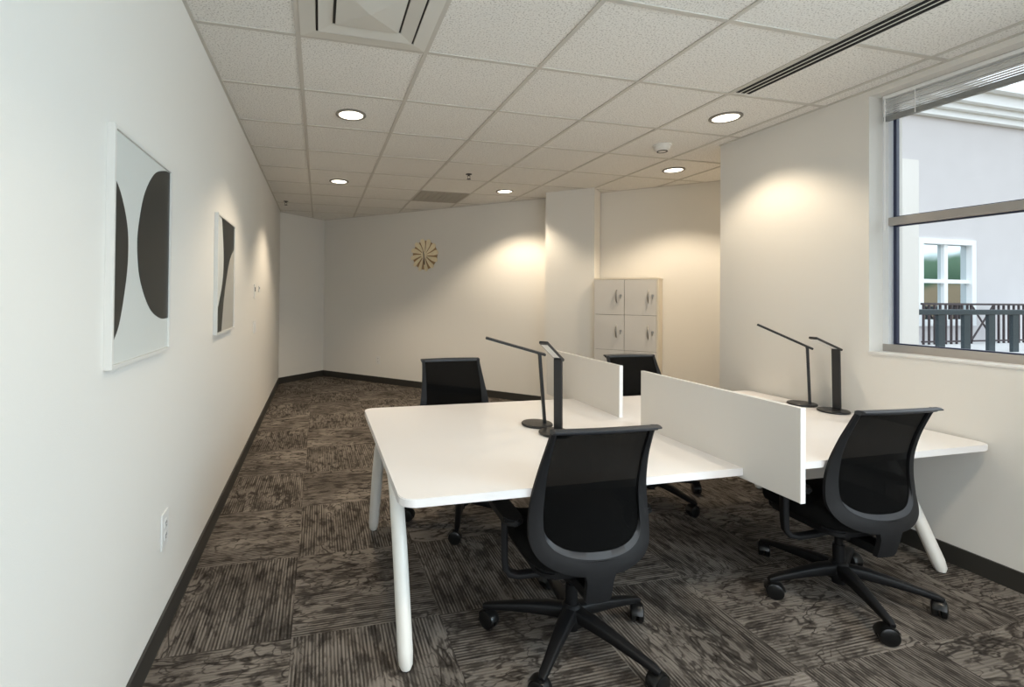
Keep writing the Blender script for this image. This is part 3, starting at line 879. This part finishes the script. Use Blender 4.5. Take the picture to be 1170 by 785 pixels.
# ------------------------------------------------------------------ light
def spot(x, y, pw, size=118, blend=.5, col=(1, .84, .63)):
    d = bpy.data.lights.new('downlight_and_fill_spot', 'SPOT'); d.energy = pw; d.spot_size = math.radians(size); d.spot_blend = blend
    d.color = col; d.shadow_soft_size = .08
    o = bpy.data.objects.new('downlight_and_fill_spot', d); C.objects.link(o); o.location = (x, y, ZC-.02)
SP = 62
for x, y, _ in LIGHTS: spot(x, y, SP*{3.02: .78, .22: 1.6, 2.367: 1.7, 3.722: 1.25}.get(x, 1.15))
spot(.62, .9, SP*.5); spot(2.3, .7, SP*.9); spot(1.6, -1.2, SP*.6); spot(5.0, 3.95, SP*.6)  # extra unseen spots without fixtures, added to even out the light
def area(name, loc, rot, sx, sy, pw, col):
    d = bpy.data.lights.new(name, 'AREA'); d.shape = 'RECTANGLE'; d.size = sx; d.size_y = sy; d.energy = pw; d.color = col
    o = bpy.data.objects.new(name, d); C.objects.link(o); o.location = loc; o.rotation_euler = rot
    return o
# area lamps added in the two unseen window openings, standing in for daylight
area('rear_daylight_fill', ((RW[0]+RW[1])/2, YB-.05, (RW[2]+RW[3])/2), (math.radians(90), 0, 0), RW[1]-RW[0]-.1, RW[3]-RW[2]-.1, 34, (.84, .92, 1))
area('side_daylight_fill', (XR+.06, -.95, 2.0), (math.radians(104), 0, math.radians(90)), 1.5, 1.6, 84, (.68, .88, 1))

W = bpy.data.worlds.new('world'); S.world = W; W.use_nodes = True
n = W.node_tree; bg = n.nodes['Background']
tc = n.nodes.new('ShaderNodeTexCoord'); sp = n.nodes.new('ShaderNodeSeparateXYZ')
no = n.nodes.new('ShaderNodeTexNoise'); no.inputs['Scale'].default_value = 14; no.inputs['Detail'].default_value = 6
add = n.nodes.new('ShaderNodeMath'); add.operation = 'MULTIPLY_ADD'; add.inputs[1].default_value = .07
n.links.new(tc.outputs['Generated'], sp.inputs[0]); n.links.new(tc.outputs['Generated'], no.inputs['Vector'])
n.links.new(no.outputs['Fac'], add.inputs[0]); n.links.new(sp.outputs['Z'], add.inputs[2])
rp = n.nodes.new('ShaderNodeValToRGB'); e = rp.color_ramp.elements
e[0].position = 0; e[0].color = (.16, .13, .09, 1)
e[1].position = 1; e[1].color = (.80, .90, 1.0, 1)
for p, c in ((.045, (.20, .16, .11, 1)), (.055, (.05, .09, .06, 1)), (.095, (.10, .16, .11, 1)), (.105, (.85, .93, 1.0, 1)), (.5, (.9, .95, 1.0, 1))):
    k = e.new(p); k.color = c
n.links.new(add.outputs[0], rp.inputs['Fac']); n.links.new(rp.outputs['Color'], bg.inputs['Color'])
bg.inputs['Strength'].default_value = 1.6

# ------------------------------------------------------------------ camera
yaw, pitch, roll = [math.radians(a) for a in (14.0608, .6168, .5535)]
f, cx, cy = 547.03, 501.80, 332.57
fw_ = Vector((math.sin(yaw)*math.cos(pitch), math.cos(yaw)*math.cos(pitch), math.sin(pitch)))
rt = Vector((math.cos(yaw), -math.sin(yaw), 0)); up = rt.cross(fw_)
R_ = rt*math.cos(roll)+up*math.sin(roll); U_ = up*math.cos(roll)-rt*math.sin(roll)
cd = bpy.data.cameras.new('camera'); cam = bpy.data.objects.new('camera', cd); C.objects.link(cam)
mw = Matrix((R_, U_, -fw_)).transposed().to_4x4(); mw.translation = (0, 0, H)
cam.matrix_world = mw
cd.sensor_fit = 'HORIZONTAL'; cd.sensor_width = 36; cd.lens = f/1170*36
cd.shift_x = (585-cx)/1170; cd.shift_y = (cy-392.5)/1170
cd.clip_start = .02; cd.clip_end = 500
S.camera = cam

S.view_settings.view_transform = 'Standard'; S.view_settings.look = 'None'
S.view_settings.exposure = .68; S.view_settings.gamma = 1; S.view_settings.use_curve_mapping = False
try:
    S.cycles.use_denoising = True; S.cycles.max_bounces = 10; S.cycles.diffuse_bounces = 6; S.cycles.sample_clamp_indirect = 6
except Exception: pass
